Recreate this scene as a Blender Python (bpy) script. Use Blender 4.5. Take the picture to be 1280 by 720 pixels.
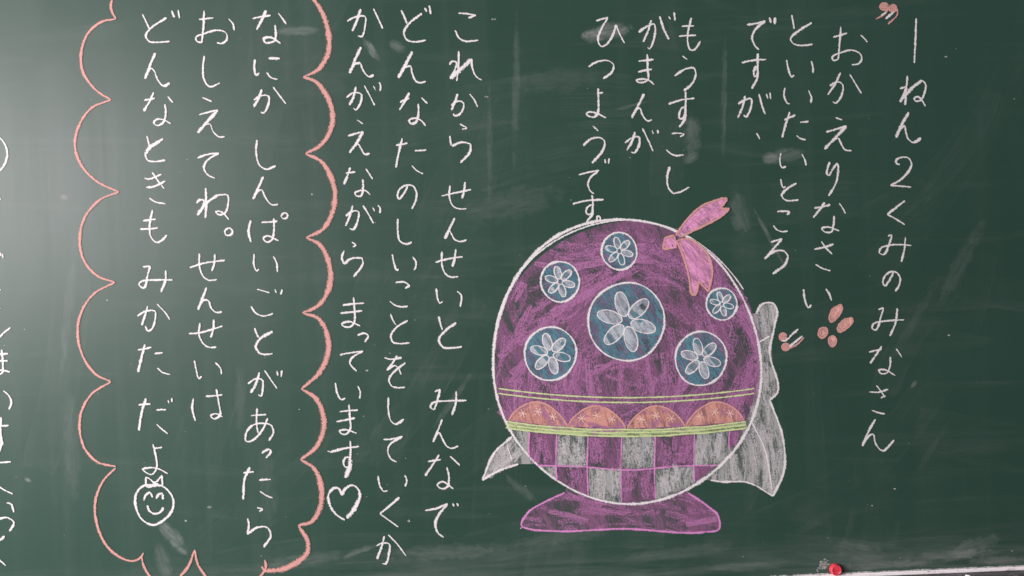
import bpy, bmesh, math, random
from mathutils import Vector, Matrix
random.seed(7)
scene = bpy.context.scene
for o in list(bpy.data.objects):
    bpy.data.objects.remove(o)

# ------------------------------------------------------------------ camera, world, lamps, exposure
EYE = 1.45                      # height of the lens above the classroom floor
DIST = 1.62                     # lens to board
ROLL = math.radians(2.35)       # the photographer held the phone a little crooked
S = 0.0015                      # metres of board per photograph pixel (1280 wide)
cR, sR = math.cos(ROLL), math.sin(ROLL)

cam_d = bpy.data.cameras.new('camera')
cam = bpy.data.objects.new('camera', cam_d)
scene.collection.objects.link(cam)
cam_d.sensor_width = 36.0
cam_d.lens = 36.0 * DIST / (1280 * S)
cam_d.clip_start = 0.02
cam_d.clip_end = 100
right = Vector((cR, 0, -sR)); up = Vector((sR, 0, cR)); back = Vector((0, -1, 0))
M = Matrix((right, up, back)).transposed().to_4x4()
M.translation = Vector((0, -DIST, EYE))
cam.matrix_world = M
scene.camera = cam

w = bpy.data.worlds.new('World')
scene.world = w
w.use_nodes = True
w.node_tree.nodes['Background'].inputs['Color'].default_value = (0.80, 0.90, 1.0, 1)
w.node_tree.nodes['Background'].inputs['Strength'].default_value = 0.14

def area(name, loc, target, sx, sy, power, col):
    d = bpy.data.lights.new(name, 'AREA'); d.shape = 'RECTANGLE'
    d.size = sx; d.size_y = sy; d.energy = power; d.color = col
    o = bpy.data.objects.new(name, d); scene.collection.objects.link(o)
    o.location = loc
    o.rotation_euler = (Vector(target) - Vector(loc)).to_track_quat('-Z', 'Y').to_euler()
    return o
# daylight from the classroom windows on the left, its sheen lies on the left of the board
area('window_light', (-3.45, -3.6, EYE + 0.80), (-0.6, 0, EYE + 0.05), 3.0, 1.2, 258, (1.0, 0.865, 0.925))
# the next window along the same wall, nearer the board
area('side_window_light', (-3.6, -1.75, EYE + 0.25), (0.2, 0, EYE - 0.05), 1.8, 1.5, 175, (1.0, 0.965, 0.94))

scene.view_settings.view_transform = 'Standard'
scene.view_settings.look = 'None'
scene.view_settings.exposure = 0.0
scene.view_settings.gamma = 1.0
scene.render.engine = 'CYCLES'
scene.cycles.transparent_max_bounces = 48
scene.cycles.max_bounces = 6

# ------------------------------------------------------------------ materials
def srgb(r, g, b):
    f = lambda c: (c/255/12.92) if c/255 <= 0.04045 else ((c/255+0.055)/1.055)**2.4
    return (f(r), f(g), f(b), 1)

class NT:
    def __init__(s, name):
        s.m = bpy.data.materials.new(name); s.m.use_nodes = True
        s.t = s.m.node_tree; s.n = s.t.nodes; s.l = s.t.links
        s.b = s.n['Principled BSDF']; s.out = s.n['Material Output']
    def new(s, typ, **kw):
        nd = s.n.new(typ)
        for k, v in kw.items(): setattr(nd, k, v)
        return nd
    def link(s, a, b): s.l.new(a, b)
    def math(s, op, a, b=None, clamp=False):
        nd = s.new('ShaderNodeMath', operation=op, use_clamp=clamp)
        for i, v in enumerate((a, b)):
            if v is None: continue
            if isinstance(v, (int, float)): nd.inputs[i].default_value = v
            else: s.link(v, nd.inputs[i])
        return nd.outputs[0]
    def rng(s, v, a, b, c, d, smooth=True):
        nd = s.new('ShaderNodeMapRange', interpolation_type='SMOOTHSTEP' if smooth else 'LINEAR')
        s.link(v, nd.inputs[0])
        for i, x in enumerate((a, b, c, d)): nd.inputs[i+1].default_value = x
        return nd.outputs[0]
    def pos(s, scale=(1, 1, 1), rot=(0, 0, 0)):
        g = s.new('ShaderNodeNewGeometry')
        mp = s.new('ShaderNodeMapping'); s.link(g.outputs['Position'], mp.inputs[0])
        mp.inputs['Scale'].default_value = scale; mp.inputs['Rotation'].default_value = rot
        return mp.outputs[0]
    def noise(s, vec, scale, detail=3, rough=0.55, dist=0.0):
        nd = s.new('ShaderNodeTexNoise'); s.link(vec, nd.inputs['Vector'])
        nd.inputs['Scale'].default_value = scale; nd.inputs['Detail'].default_value = detail
        nd.inputs['Roughness'].default_value = rough; nd.inputs['Distortion'].default_value = dist
        return nd.outputs['Fac']
    def mix(s, fac, a, b):
        nd = s.new('ShaderNodeMix', data_type='RGBA')
        if isinstance(fac, (int, float)): nd.inputs[0].default_value = fac
        else: s.link(fac, nd.inputs[0])
        for i, v in ((6, a), (7, b)):
            if isinstance(v, tuple): nd.inputs[i].default_value = v
            else: s.link(v, nd.inputs[i])
        return nd.outputs[2]
    def uv(s):
        u = s.new('ShaderNodeUVMap'); sp = s.new('ShaderNodeSeparateXYZ')
        s.link(u.outputs[0], sp.inputs[0]); return sp.outputs[0], sp.outputs[1]

def chalk_line(name, col, lo=0.30):
    """a firm chalk stroke: rough edges, little bare specks of board showing through"""
    t = NT(name)
    u, v = t.uv()
    p = t.pos()
    g = t.noise(p, 420, 3, 0.65)
    g2 = t.noise(p, 75, 3, 0.6)
    e = t.math('SUBTRACT', 1.0, t.math('ABSOLUTE', v))
    cx = t.new('ShaderNodeCombineXYZ'); t.link(u, cx.inputs[0])
    pr = t.noise(cx.outputs[0], 28, 2, 0.6)                     # pressure of the hand along the stroke
    a = t.math('ADD', t.math('MULTIPLY', e, 1.35), t.math('MULTIPLY', t.math('SUBTRACT', g, 0.5), 2.4))
    a = t.math('ADD', a, t.math('MULTIPLY', t.math('SUBTRACT', pr, 0.5), 1.3))
    a = t.math('ADD', a, t.math('MULTIPLY', t.math('SUBTRACT', g2, 0.5), 0.9))
    alpha = t.rng(a, lo - 0.25, lo + 0.65, 0.0, 0.94)
    t.link(alpha, t.b.inputs['Alpha'])
    c = t.mix(t.rng(g2, 0.3, 0.7, 0, 1), col, tuple(x*0.88 for x in col[:3]) + (1,))
    t.link(c, t.b.inputs['Base Color'])
    t.b.inputs['Roughness'].default_value = 0.95
    t.b.inputs['Specular IOR Level'].default_value = 0.05
    return t.m

def chalk_fill(name, col, lo=0.25, hi=0.9, rot=0.0, scale=26, base=0.0):
    """chalk rubbed on with its flank: blotchy, directional, the board showing between"""
    t = NT(name)
    p1 = t.pos((1, 1, 1), (0, rot, 0))
    mp = t.new('ShaderNodeMapping'); t.link(p1, mp.inputs[0]); mp.inputs['Scale'].default_value = (2.2, 1, 0.55)
    n1 = t.noise(mp.outputs[0], scale, 5, 0.62, 0.9)
    n2 = t.noise(mp.outputs[0], 150, 3, 0.7, 0.3)
    n3 = t.noise(p1, 430, 2, 0.7)
    s = t.math('ADD', t.math('MULTIPLY', n1, 1.0), t.math('MULTIPLY', t.math('SUBTRACT', n2, 0.5), 0.55))
    s = t.math('ADD', s, t.math('MULTIPLY', t.math('SUBTRACT', n3, 0.5), 0.45))
    a = t.rng(s, 0.36, 0.62, lo, hi)
    u, v = t.uv()
    e = t.rng(t.math('ADD', t.math('ABSOLUTE', v), t.math('MULTIPLY', t.math('SUBTRACT', n3, 0.5), 0.8)), 0.62, 1.05, 1.0, 0.0)
    t.link(t.math('MULTIPLY', a, e), t.b.inputs['Alpha'])
    t.b.inputs['Base Color'].default_value = col
    t.b.inputs['Roughness'].default_value = 0.95
    t.b.inputs['Specular IOR Level'].default_value = 0.05
    return t.m

def chalk_flank(name, col, hi=0.8):
    """one pass with the flank of the stick: streaks along the pass, each pass heavier or lighter"""
    t = NT(name)
    u, v = t.uv()
    cx = t.new('ShaderNodeCombineXYZ'); t.link(t.math('MULTIPLY', u, 14.0), cx.inputs[0]); t.link(t.math('MULTIPLY', v, 1.6), cx.inputs[1])
    st = t.noise(cx.outputs[0], 1.5, 4, 0.7, 0.3)
    c1 = t.new('ShaderNodeCombineXYZ'); t.link(u, c1.inputs[0])
    wt = t.noise(c1.outputs[0], 1.1, 1, 0.5)
    gr = t.noise(t.pos(), 360, 3, 0.7)
    a = t.math('ADD', st, t.math('MULTIPLY', t.math('SUBTRACT', gr, 0.5), 1.0))
    a = t.math('ADD', a, t.math('MULTIPLY', t.math('SUBTRACT', wt, 0.5), 0.9))
    e = t.rng(t.math('ADD', t.math('ABSOLUTE', v), t.math('MULTIPLY', t.math('SUBTRACT', gr, 0.5), 0.7)), 0.75, 1.05, 1.0, 0.0)
    t.link(t.math('MULTIPLY', t.rng(a, 0.41, 0.70, 0.0, hi), e), t.b.inputs['Alpha'])
    t.b.inputs['Base Color'].default_value = col
    t.b.inputs['Roughness'].default_value = 0.95
    t.b.inputs['Specular IOR Level'].default_value = 0.05
    return t.m

def smudge_mat(name, amount, ang):
    t = NT(name)
    u, v = t.uv()
    r = t.math('SQRT', t.math('ADD', t.math('MULTIPLY', u, u), t.math('MULTIPLY', v, v)))
    p = t.pos((1, 1, 1), (0, ang, 0))
    mp = t.new('ShaderNodeMapping'); t.link(p, mp.inputs[0]); mp.inputs['Scale'].default_value = (0.35, 1, 2.2)
    n = t.noise(mp.outputs[0], 60, 4, 0.6, 0.4)
    n2 = t.noise(p, 38, 5, 0.7, 0.5)
    f = t.rng(t.math('ADD', r, t.math('MULTIPLY', t.math('SUBTRACT', n2, 0.5), 1.9)), 0.35, 1.0, 1.0, 0.0)
    f = t.math('MULTIPLY', f, t.rng(r, 0.8, 1.0, 1.0, 0.0))
    a = t.math('MULTIPLY', f, t.rng(n, 0.25, 0.75, 0.25 * amount, amount))
    t.link(a, t.b.inputs['Alpha'])
    t.b.inputs['Base Color'].default_value = (0.62, 0.63, 0.61, 1)
    t.b.inputs['Roughness'].default_value = 0.95
    t.b.inputs['Specular IOR Level'].default_value = 0.05
    return t.m

def board_mat():
    t = NT('green_board')
    p = t.pos()
    big = t.noise(p, 1.3, 4, 0.55, 0.6)
    vert = t.noise(t.pos((7, 1, 0.35)), 2.2, 4, 0.6, 0.5)
    hor = t.noise(t.pos((0.5, 1, 9), (0, 0.12, 0)), 3.0, 4, 0.65, 0.4)
    arc = t.noise(t.pos((0.6, 1, 6), (0, 0.75, 0)), 3.2, 4, 0.6, 1.2)
    fine = t.noise(p, 380, 2, 0.6)
    weave = t.noise(t.pos((0.25, 1, 6)), 160, 2, 0.5)
    base = t.mix(t.rng(big, 0.3, 0.7, 0, 1), (0.0215, 0.0555, 0.0390, 1), (0.0248, 0.0630, 0.0450, 1))
    dust = t.math('ADD', t.rng(vert, 0.42, 0.80, 0.0, 0.014), t.rng(arc, 0.52, 0.82, 0.0, 0.034))
    dust = t.math('ADD', dust, t.rng(hor, 0.5, 0.85, 0.0, 0.008))
    # wiped chalk that gathers in the lowest hand's breadth of the board
    g = t.new('ShaderNodeNewGeometry'); sp = t.new('ShaderNodeSeparateXYZ'); t.link(g.outputs['Position'], sp.inputs[0])
    low = t.rng(sp.outputs[2], EYE - 0.56, EYE - 0.47, 0.13, 0.0)
    low = t.math('MULTIPLY', low, t.rng(t.noise(t.pos((0.45, 1, 5)), 9, 4, 0.65, 0.6), 0.32, 0.72, 0.05, 1.0))
    dust = t.math('ADD', dust, low)
    dust = t.math('ADD', dust, t.math('MULTIPLY', t.math('SUBTRACT', fine, 0.5), 0.016))
    dust = t.math('ADD', dust, t.math('MULTIPLY', t.math('SUBTRACT', weave, 0.5), 0.012), True)
    t.link(t.mix(dust, base, (0.50, 0.50, 0.48, 1)), t.b.inputs['Base Color'])
    t.link(t.math('ADD', t.rng(vert, 0.3, 0.7, 0.345, 0.395), t.math('MULTIPLY', dust, 0.4)), t.b.inputs['Roughness'])
    t.b.inputs['Specular IOR Level'].default_value = 0.30
    bp = t.new('ShaderNodeBump'); bp.inputs['Strength'].default_value = 0.05; bp.inputs['Distance'].default_value = 0.001
    slow = t.noise(t.pos((1, 1, 0.8)), 5, 3, 0.5)
    t.link(t.math('ADD', t.math('MULTIPLY', slow, 14.0), fine), bp.inputs['Height']); t.link(bp.outputs[0], t.b.inputs['Normal'])
    return t.m

def metal_dust(name, base, dustcol, lo, hi):
    t = NT(name)
    n = t.noise(t.pos((1.0, 1, 3)), 38, 5, 0.7, 0.4)
    n2 = t.noise(t.pos(), 300, 3, 0.7)
    f = t.rng(t.math('ADD', n, t.math('MULTIPLY', t.math('SUBTRACT', n2, 0.5), 0.5)), lo, hi, 0, 1)
    t.link(t.mix(f, base, dustcol), t.b.inputs['Base Color'])
    t.link(t.rng(f, 0, 1, 0.4, 0.9), t.b.inputs['Roughness'])
    return t.m

WHITE = chalk_line('white_chalk', (0.78, 0.75, 0.74, 1))
PINK = chalk_line('salmon_chalk', (0.64, 0.335, 0.295, 1), 0.27)
ORANGE = chalk_line('orange_chalk', (0.80, 0.52, 0.44, 1))
MAUVE = chalk_line('mauve_chalk', (0.66, 0.27, 0.55, 1))
LIME = chalk_line('lime_chalk', (0.60, 0.70, 0.34, 1))
F_PURPLE = chalk_fill('purple_rubbed_chalk', (0.42, 0.16, 0.34, 1), 0.08, 0.46, 0.3, 12)
F_PURPLE2 = chalk_flank('purple_chalk_flank', (0.47, 0.205, 0.40, 1), 0.72)
F_GREY = chalk_fill('grey_rubbed_chalk', (0.58, 0.57, 0.56, 1), 0.08, 0.56, 0.1, 30)
F_GREY2 = chalk_flank('grey_chalk_flank', (0.62, 0.605, 0.60, 1), 0.66)
F_TEAL = chalk_fill('teal_rubbed_chalk', (0.10, 0.22, 0.27, 1), 0.2, 0.95, 0.5, 30)
F_SILVER = chalk_fill('pale_blue_rubbed_chalk', (0.42, 0.47, 0.50, 1), 0.4, 0.95, 0.5, 30)
F_ORANGE = chalk_fill('orange_rubbed_chalk', (0.66, 0.33, 0.27, 1), 0.25, 0.85, 0.2, 30)
F_LIME = chalk_fill('lime_rubbed_chalk', (0.45, 0.55, 0.27, 1), 0.25, 0.9, 1.4, 30)
F_PINK = chalk_fill('pink_rubbed_chalk', (0.72, 0.33, 0.52, 1), 0.35, 0.95, 0.8, 30)
F_SALMON = chalk_fill('salmon_rubbed_chalk', (0.74, 0.40, 0.35, 1), 0.45, 1.0, 0.8, 60)
SPECK = chalk_fill('chalk_speck', (0.7, 0.7, 0.67, 1), 0.1, 0.6, 0, 120)

# ------------------------------------------------------------------ geometry helpers
def P(px, py, lift=0.0):
    """a point of the photograph laid on the board face; lift is metres towards the room"""
    x = (px - 640) * S; z = (360 - py) * S
    return Vector((x*cR + z*sR, -lift, EYE - x*sR + z*cR))

def smooth(pts, step=2.0):
    """Catmull-Rom through the points; sharp turns stay sharp"""
    if len(pts) == 2:
        (x0, y0), (x1, y1) = pts
        n = max(2, int(math.hypot(x1-x0, y1-y0) / step))
        bow = random.uniform(-0.02, 0.02)
        return [(x0+(x1-x0)*k/n - (y1-y0)*bow*math.sin(math.pi*k/n), y0+(y1-y0)*k/n + (x1-x0)*bow*math.sin(math.pi*k/n)) for k in range(n+1)]
    out = []
    for i in range(len(pts)-1):
        p1, p2 = pts[i], pts[i+1]
        p0 = pts[i-1] if i else (2*p1[0]-p2[0], 2*p1[1]-p2[1])
        p3 = pts[i+2] if i+2 < len(pts) else (2*p2[0]-p1[0], 2*p2[1]-p1[1])
        d = math.hypot(p2[0]-p1[0], p2[1]-p1[1])
        def tang(a, b, c):
            v1 = (b[0]-a[0], b[1]-a[1]); v2 = (c[0]-b[0], c[1]-b[1])
            l1 = math.hypot(*v1) or 1e-6; l2 = math.hypot(*v2) or 1e-6
            tx, ty = v1[0]/l1+v2[0]/l2, v1[1]/l1+v2[1]/l2
            return (tx*0.5*d, ty*0.5*d)
        m1, m2 = tang(p0, p1, p2), tang(p1, p2, p3)
        n = max(2, int(d/step))
        for k in range(n):
            t = k/n; t2, t3 = t*t, t*t*t
            a, b, c, e = 2*t3-3*t2+1, t3-2*t2+t, -2*t3+3*t2, t3-t2
            out.append((a*p1[0]+b*m1[0]+c*p2[0]+e*m2[0], a*p1[1]+b*m1[1]+c*p2[1]+e*m2[1]))
    out.append(pts[-1])
    return out

def sweep_mat(name, amount):
    """a pass of the felt eraser: fine parallel streaks, a little heavier at its two rims"""
    t = NT(name)
    u, v = t.uv()
    cx = t.new('ShaderNodeCombineXYZ'); t.link(t.math('MULTIPLY', u, 1.6), cx.inputs[0]); t.link(t.math('MULTIPLY', v, 4.0), cx.inputs[1])
    n = t.noise(cx.outputs[0], 3.0, 5, 0.7)
    n2 = t.noise(t.pos(), 9, 3, 0.6)
    av = t.math('ABSOLUTE', v)
    rim = t.rng(av, 0.6, 0.93, 0.55, 1.0)
    edge = t.rng(av, 0.9, 1.0, 1.0, 0.0)
    a = t.math('MULTIPLY', t.math('MULTIPLY', rim, edge), t.math('MULTIPLY', t.rng(n, 0.35, 0.75, 0.1, 1.0), t.rng(n2, 0.35, 0.7, 0.1, 1.0)))
    t.link(t.math('MULTIPLY', a, amount), t.b.inputs['Alpha'])
    t.b.inputs['Base Color'].default_value = (0.55, 0.57, 0.55, 1)
    t.b.inputs['Roughness'].default_value = 0.95
    t.b.inputs['Specular IOR Level'].default_value = 0.05
    return t.m

class Sketch:
    """collects chalk strokes and rubbed areas; build() links them as ONE mesh object"""
    def __init__(s, lift=0.0010):
        s.v, s.f, s.uv, s.mi, s.mats, s.lift, s.k = [], [], [], [], [], lift, 0
    def mat(s, m):
        if m not in s.mats: s.mats.append(m)
        return s.mats.index(m)
    def stroke(s, pts, wid=3.6, m=None, prof=None, taper=0.55, lift=None, jit=0.2, dome=0.00009):
        m = m or WHITE
        q = smooth(pts, 1.6 if wid < 6 else 2.5)
        mi = s.mat(m)
        base = s.lift if lift is None else lift
        s.k += 1; base += 0.000012 * (s.k % 40)
        n = len(q); L = [0.0]; u0 = random.uniform(0, 60)
        for i in range(1, n): L.append(L[-1] + math.hypot(q[i][0]-q[i-1][0], q[i][1]-q[i-1][1]))
        tot = L[-1] or 1
        ph = [random.uniform(0, 6.28) for _ in range(3)]
        i0 = len(s.v)
        for i, (x, y) in enumerate(q):
            a = q[max(i-1, 0)]; b = q[min(i+1, n-1)]
            tx, ty = b[0]-a[0], b[1]-a[1]; l = math.hypot(tx, ty) or 1
            nx, ny = -ty/l, tx/l
            f = 1 + jit*(0.5*math.sin(L[i]*0.16+ph[0]) + 0.35*math.sin(L[i]*0.41+ph[1]) + 0.3*math.sin(L[i]*1.1+ph[2]))
            ends = min(L[i], tot-L[i]) / (wid*0.55)
            if ends < 1: f *= taper + (1-taper)*math.sqrt(max(ends, 0))
            if m is WHITE and wid < 8: f *= 1 + 0.24*math.cos(2*(math.atan2(ty, tx)+0.95))   # the worn edge of the stick writes broad on slanting strokes
            if prof: f *= prof(L[i]/tot)
            h = wid*0.5*f
            for c in (-1, 0, 1):
                s.v.append(P(x+nx*h*c, y+ny*h*c, base + (dome if c == 0 else 0)))
                s.uv.append((L[i]*S+u0, c))
        for i in range(n-1):
            for c in (0, 1):
                a = i0+i*3+c
                s.f.append((a, a+1, a+4, a+3)); s.mi.append(mi)
        return s
    def area(s, poly, m, lift=None):
        mi = s.mat(m); base = s.lift-0.0004 if lift is None else lift
        i0 = len(s.v)
        for x, y in poly: s.v.append(P(x, y, base)); s.uv.append((0, 0))
        s.f.append(tuple(range(i0, i0+len(poly)))); s.mi.append(mi)
        return s
    def hatch(s, poly, m, n, wid=(9, 16), length=(24, 60), ang=None, lift=None, margin=3):
        xs = [p[0] for p in poly]; ys = [p[1] for p in poly]
        cx, cy = sum(xs)/len(xs), sum(ys)/len(ys)
        base = s.lift-0.0003 if lift is None else lift
        done = tries = 0
        while done < n and tries < n*20:
            tries += 1
            x, y = random.uniform(min(xs), max(xs)), random.uniform(min(ys), max(ys))
            if not inside(x, y, poly): continue
            a = (ang(x, y) if callable(ang) else (ang or 0)) + random.uniform(-0.28, 0.28)
            wd = random.uniform(*wid); ln = random.uniform(*length)/2
            ends = []
            for sg in (-1, 1):
                d = 0
                while d < ln and inside(x+sg*math.cos(a)*(d+margin), y+sg*math.sin(a)*(d+margin), poly): d += 1.5
                ends.append(d)
            if sum(ends) < 6: continue
            side = 99
            for sg in (-1, 1):
                d = 0
                while d < wd/2 and inside(x-math.sin(a)*sg*(d+1), y+math.cos(a)*sg*(d+1), poly): d += 1
                side = min(side, d)
            wd = max(2.5, min(wd, side*2))
            bend = random.uniform(-0.08, 0.08)
            p0 = (x-math.cos(a)*ends[0], y-math.sin(a)*ends[0]); p2 = (x+math.cos(a)*ends[1], y+math.sin(a)*ends[1])
            ml = sum(ends)*bend
            s.stroke([p0, (x-math.sin(a)*ml, y+math.cos(a)*ml), p2], wd, m, taper=0.9, lift=base, dome=0)
            done += 1
        return s
    def build(s, name, parent=None, label=None, kind=None):
        org = Vector((sum(p.x for p in s.v)/len(s.v), 0, sum(p.z for p in s.v)/len(s.v)))
        me = bpy.data.meshes.new(name)
        me.from_pydata([p-org for p in s.v], [], s.f)
        ul = me.uv_layers.new(name='UVMap')
        for lp in me.loops: ul.data[lp.index].uv = s.uv[lp.vertex_index]
        for mm in s.mats: me.materials.append(mm)
        for p, i in zip(me.polygons, s.mi): p.material_index = i
        if any(len(f) > 4 for f in s.f):
            bm = bmesh.new(); bm.from_mesh(me)
            bmesh.ops.triangulate(bm, faces=[f for f in bm.faces if len(f.verts) > 4])
            bm.to_mesh(me); bm.free()
        me.update()
        return put(name, me, parent, org, label, kind)

def inside(x, y, poly):
    c = False; j = len(poly)-1
    for i in range(len(poly)):
        xi, yi = poly[i]; xj, yj = poly[j]
        if (yi > y) != (yj > y) and x < (xj-xi)*(y-yi)/(yj-yi)+xi: c = not c
        j = i
    return c

WORLD = {}
def put(name, data, parent, org, label=None, kind=None):
    o = bpy.data.objects.new(name, data)
    scene.collection.objects.link(o)
    if parent: o.parent = parent
    o.location = Vector(org) - (WORLD[parent.name] if parent else Vector((0, 0, 0)))
    WORLD[o.name] = Vector(org)
    if label: o['label'] = label
    if kind: o['kind'] = kind
    return o

def solid(name, boxes, m, parent, org, bev=0.001, label=None):
    """boxes: (x0,x1,y0,y1,z0,z1) in world metres, joined into one bevelled mesh"""
    bm = bmesh.new()
    for x0, x1, y0, y1, z0, z1 in boxes:
        r = bmesh.ops.create_cube(bm, size=1)
        for v in r['verts']:
            v.co = Vector(((x0+x1)/2+v.co.x*(x1-x0), (y0+y1)/2+v.co.y*(y1-y0), (z0+z1)/2+v.co.z*(z1-z0))) - Vector(org)
    bmesh.ops.bevel(bm, geom=list(bm.edges), offset=bev, segments=2, affect='EDGES')
    me = bpy.data.meshes.new(name); bm.to_mesh(me); bm.free()
    me.materials.append(m)
    return put(name, me, parent, org, label)

def ell(cx, cy, rx, ry, a0=0, a1=360, n=60, rot=0):
    out = []
    w1, w2, f1, f2 = random.uniform(0, 6), random.uniform(0, 6), random.uniform(.008, .02), random.uniform(.004, .01)
    c, s_ = math.cos(math.radians(rot)), math.sin(math.radians(rot))
    for k in range(n+1):
        a = math.radians(a0+(a1-a0)*k/n); g = 1+f1*math.sin(2*a+w1)+f2*math.sin(3*a+w2)+0.006*math.sin(5*a+w1); x, y = rx*g*math.cos(a), ry*g*math.sin(a)
        out.append((cx+x*c-y*s_, cy+x*s_+y*c))
    return out

# ------------------------------------------------------------------ the chalkboard itself
ZB = EYE - 0.560                # lower edge of the writing surface
XL, XR, ZT = -1.75, 1.55, ZB + 1.20
board = bpy.data.objects.new('chalkboard', None)
scene.collection.objects.link(board)
board.location = (0, 0, ZB); WORLD['chalkboard'] = Vector((0, 0, ZB))
board['label'] = 'large dark green classroom chalkboard covered in white handwritten Japanese columns and coloured chalk drawings'
board['category'] = 'chalkboard'

solid('writing_surface', [(XL, XR, 0.0, 0.018, ZB-0.02, ZT+0.02)], board_mat(), board, (0, 0, ZB))
alu = metal_dust('aluminium_trim', (0.35, 0.35, 0.36, 1), (0.75, 0.73, 0.72, 1), 0.45, 0.75)
solid('frame_rail', [(XL-0.03, XR+0.03, -0.012, 0.02, ZT+0.001, ZT+0.04)], alu, board, (0, 0, ZT))
for xx in (XL-0.03, XR+0.001):
    solid('frame_rail', [(xx, xx+0.029, -0.012, 0.02, ZB-0.02, ZT)], alu, board, (xx, 0, ZB))
ledge = metal_dust('dusty_ledge', (0.34, 0.33, 0.33, 1), (0.86, 0.83, 0.83, 1), 0.22, 0.48)
solid('bottom_ledge', [(XL-0.03, XR+0.03, -0.005, -0.0005, ZB-0.0065, ZB)], ledge, board, (0, 0, ZB), 0.0016,
      'thin lower edge strip whitened by chalk dust')
tray = metal_dust('dusty_tray', (0.035, 0.037, 0.038, 1), (0.40, 0.38, 0.39, 1), 0.52, 0.80)
solid('chalk_tray', [(XL-0.03, XR+0.03, -0.075, 0.0, ZB-0.016, ZB-0.0070), (XL-0.03, XR+0.03, -0.082, -0.0752, ZB-0.026, ZB-0.004)], tray, board, (0, 0, ZB), 0.0015,
      'dark chalk tray streaked with chalk dust')

# ------------------------------------------------------------------ handwriting, stroke by stroke
def parse(txt, ox, oy, sc):
    out = []
    for st in txt.split('/'):
        wf = 1.0; pts = []
        for tok in st.split():
            if tok[0] == '*': wf = float(tok[1:]); continue
            a, b = tok.split(','); pts.append((ox+float(a)/sc, oy+float(b)/sc))
        if pts: out.append((wf, pts))
    return out

def column(label, blocks, name='writing_column', wid=3.15):
    allp = [p for blk, chars in blocks for ch in chars for _, pts in parse(ch, *blk) for p in pts]
    org = P(sum(p[0] for p in allp)/len(allp), sum(p[1] for p in allp)/len(allp))
    col = put(name, None, board, org, label)
    for (ox, oy, sc), chars in blocks:
        for ch in chars:
            sk = Sketch(0.0010)
            press = random.uniform(0.92, 1.1)
            for wf, pts in parse(ch, ox, oy, sc):
                sk.stroke(pts, wid*wf*press)
            sk.build('character', col)
    return col

column('white chalk column at far right addressing the first grade class', [
 ((1080, 0, 4), ['260,92 256,200 250,316',
   '216,380 210,460 204,526 / 178,444 212,434 / 212,436 196,476 178,510 / *1.4 178,510 240,440 288,402 / 288,402 306,420 302,462 284,500 258,506 250,492 268,484 288,502 306,532',
   '*1.3 222,562 190,620 158,688 / 158,688 186,640 202,630 208,660 220,695 245,713 265,705 284,690']),
 ((1080, 180, 4), ['178,102 161,98 160,82 185,68 220,70 237,100 220,140 180,180 132,208 / 132,208 180,211 235,216',
   '204,284 115,352 / 115,352 203,404',
   '118,462 136,454 125,500 97,553 76,545 82,522 130,506 180,503 236,508 / 206,466 200,530 186,590']),
 ((1060, 340, 3), ['170,2 155,30 137,52 130,40 140,12 165,-2 185,5 195,25 190,52 176,72',
   '113,140 133,135 / 133,135 122,170 103,217 90,212 94,195 140,184 210,179 / 184,136 178,190 156,240',
   '78,300 125,290 / 126,278 105,310 82,342 / 180,288 192,305 201,320 / 158,318 157,350 145,378 122,380 115,368 135,366 176,388',
   '80,450 115,450 150,440 / 106,425 125,450 138,470 / 122,472 140,464 / 88,518 115,528 138,532',
   '102,552 75,600 52,652 / 52,652 80,612 93,608 102,640 118,664 132,670 150,655 172,630'])])
column('white chalk column that ends at the pink petals', [
 ((1000, 20, 4), ['165,106 200,98 235,86 / 203,54 198,130 190,218 / 190,218 165,222 160,207 200,185 260,172 300,190 308,215 290,240 258,244 / 302,96 320,112 336,132',
   '148,350 185,330 210,340 214,370 195,420 175,436 163,428 / 202,284 175,340 138,394 / 248,292 280,345 306,388',
   '178,508 210,520 / 130,580 232,550 / *1.2 232,550 180,605 122,666 / 164,622 190,612 205,640 225,670 256,674']),
 ((980, 190, 2.88), ['164,36 156,60 154,80 160,84 176,60 192,42 194,75 185,115 160,158',
   '108,202 166,190 / 146,182 128,208 104,236 / 198,184 212,205 220,222 / 180,230 178,260 170,288 147,288 136,276 155,270 198,284',
   '108,350 140,344 178,332 / 134,322 150,345 173,368 / 113,404 135,418 167,428',
   '70,494 74,530 88,560 98,550 / 150,492 162,510 170,535'])])
column('white chalk column third from the right edge of the board', [
 ((920, 0, 4), ['278,76 284,110 290,145 / 378,114 300,165 272,195 285,218 320,228 382,222',
   '252,300 262,350 278,385 290,376 / 376,306 384,340 384,366',
   '244,440 240,480 258,518 268,520 / 362,452 376,490 373,516',
   '240,600 296,576 / 268,560 248,620 230,688 / 320,612 362,608 / 302,678 320,692 348,700']),
 ((930, 170, 4), ['184,86 178,120 190,158 210,152 / 288,90 302,115 310,148',
   '182,216 196,258 208,254 / 262,236 210,268 188,300 210,322 272,320',
   '165,378 200,376 226,380 214,394 / 146,448 165,470 190,478 218,476',
   '134,530 190,514 / 190,514 150,560 102,614 / *1.2 102,614 150,578 195,574 218,600 205,640 142,690'])])
column('short white chalk column of three letters and a comma', [
 ((920, 0, 4), ['54,124 100,118 146,106 / 146,106 95,150 80,190 95,230 114,250 / 166,88 174,116 / 196,88 192,122',
   '28,314 90,302 150,298 / 108,268 108,330 104,375 92,385 88,360 100,330 / 106,330 106,390 78,444',
   '10,520 45,500 75,495 72,545 48,585 38,575 / 46,480 30,540 8,590 / 114,470 130,530 145,572 / 152,470 158,494 / 170,464 172,496',
   '102,666 118,696'])])
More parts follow.
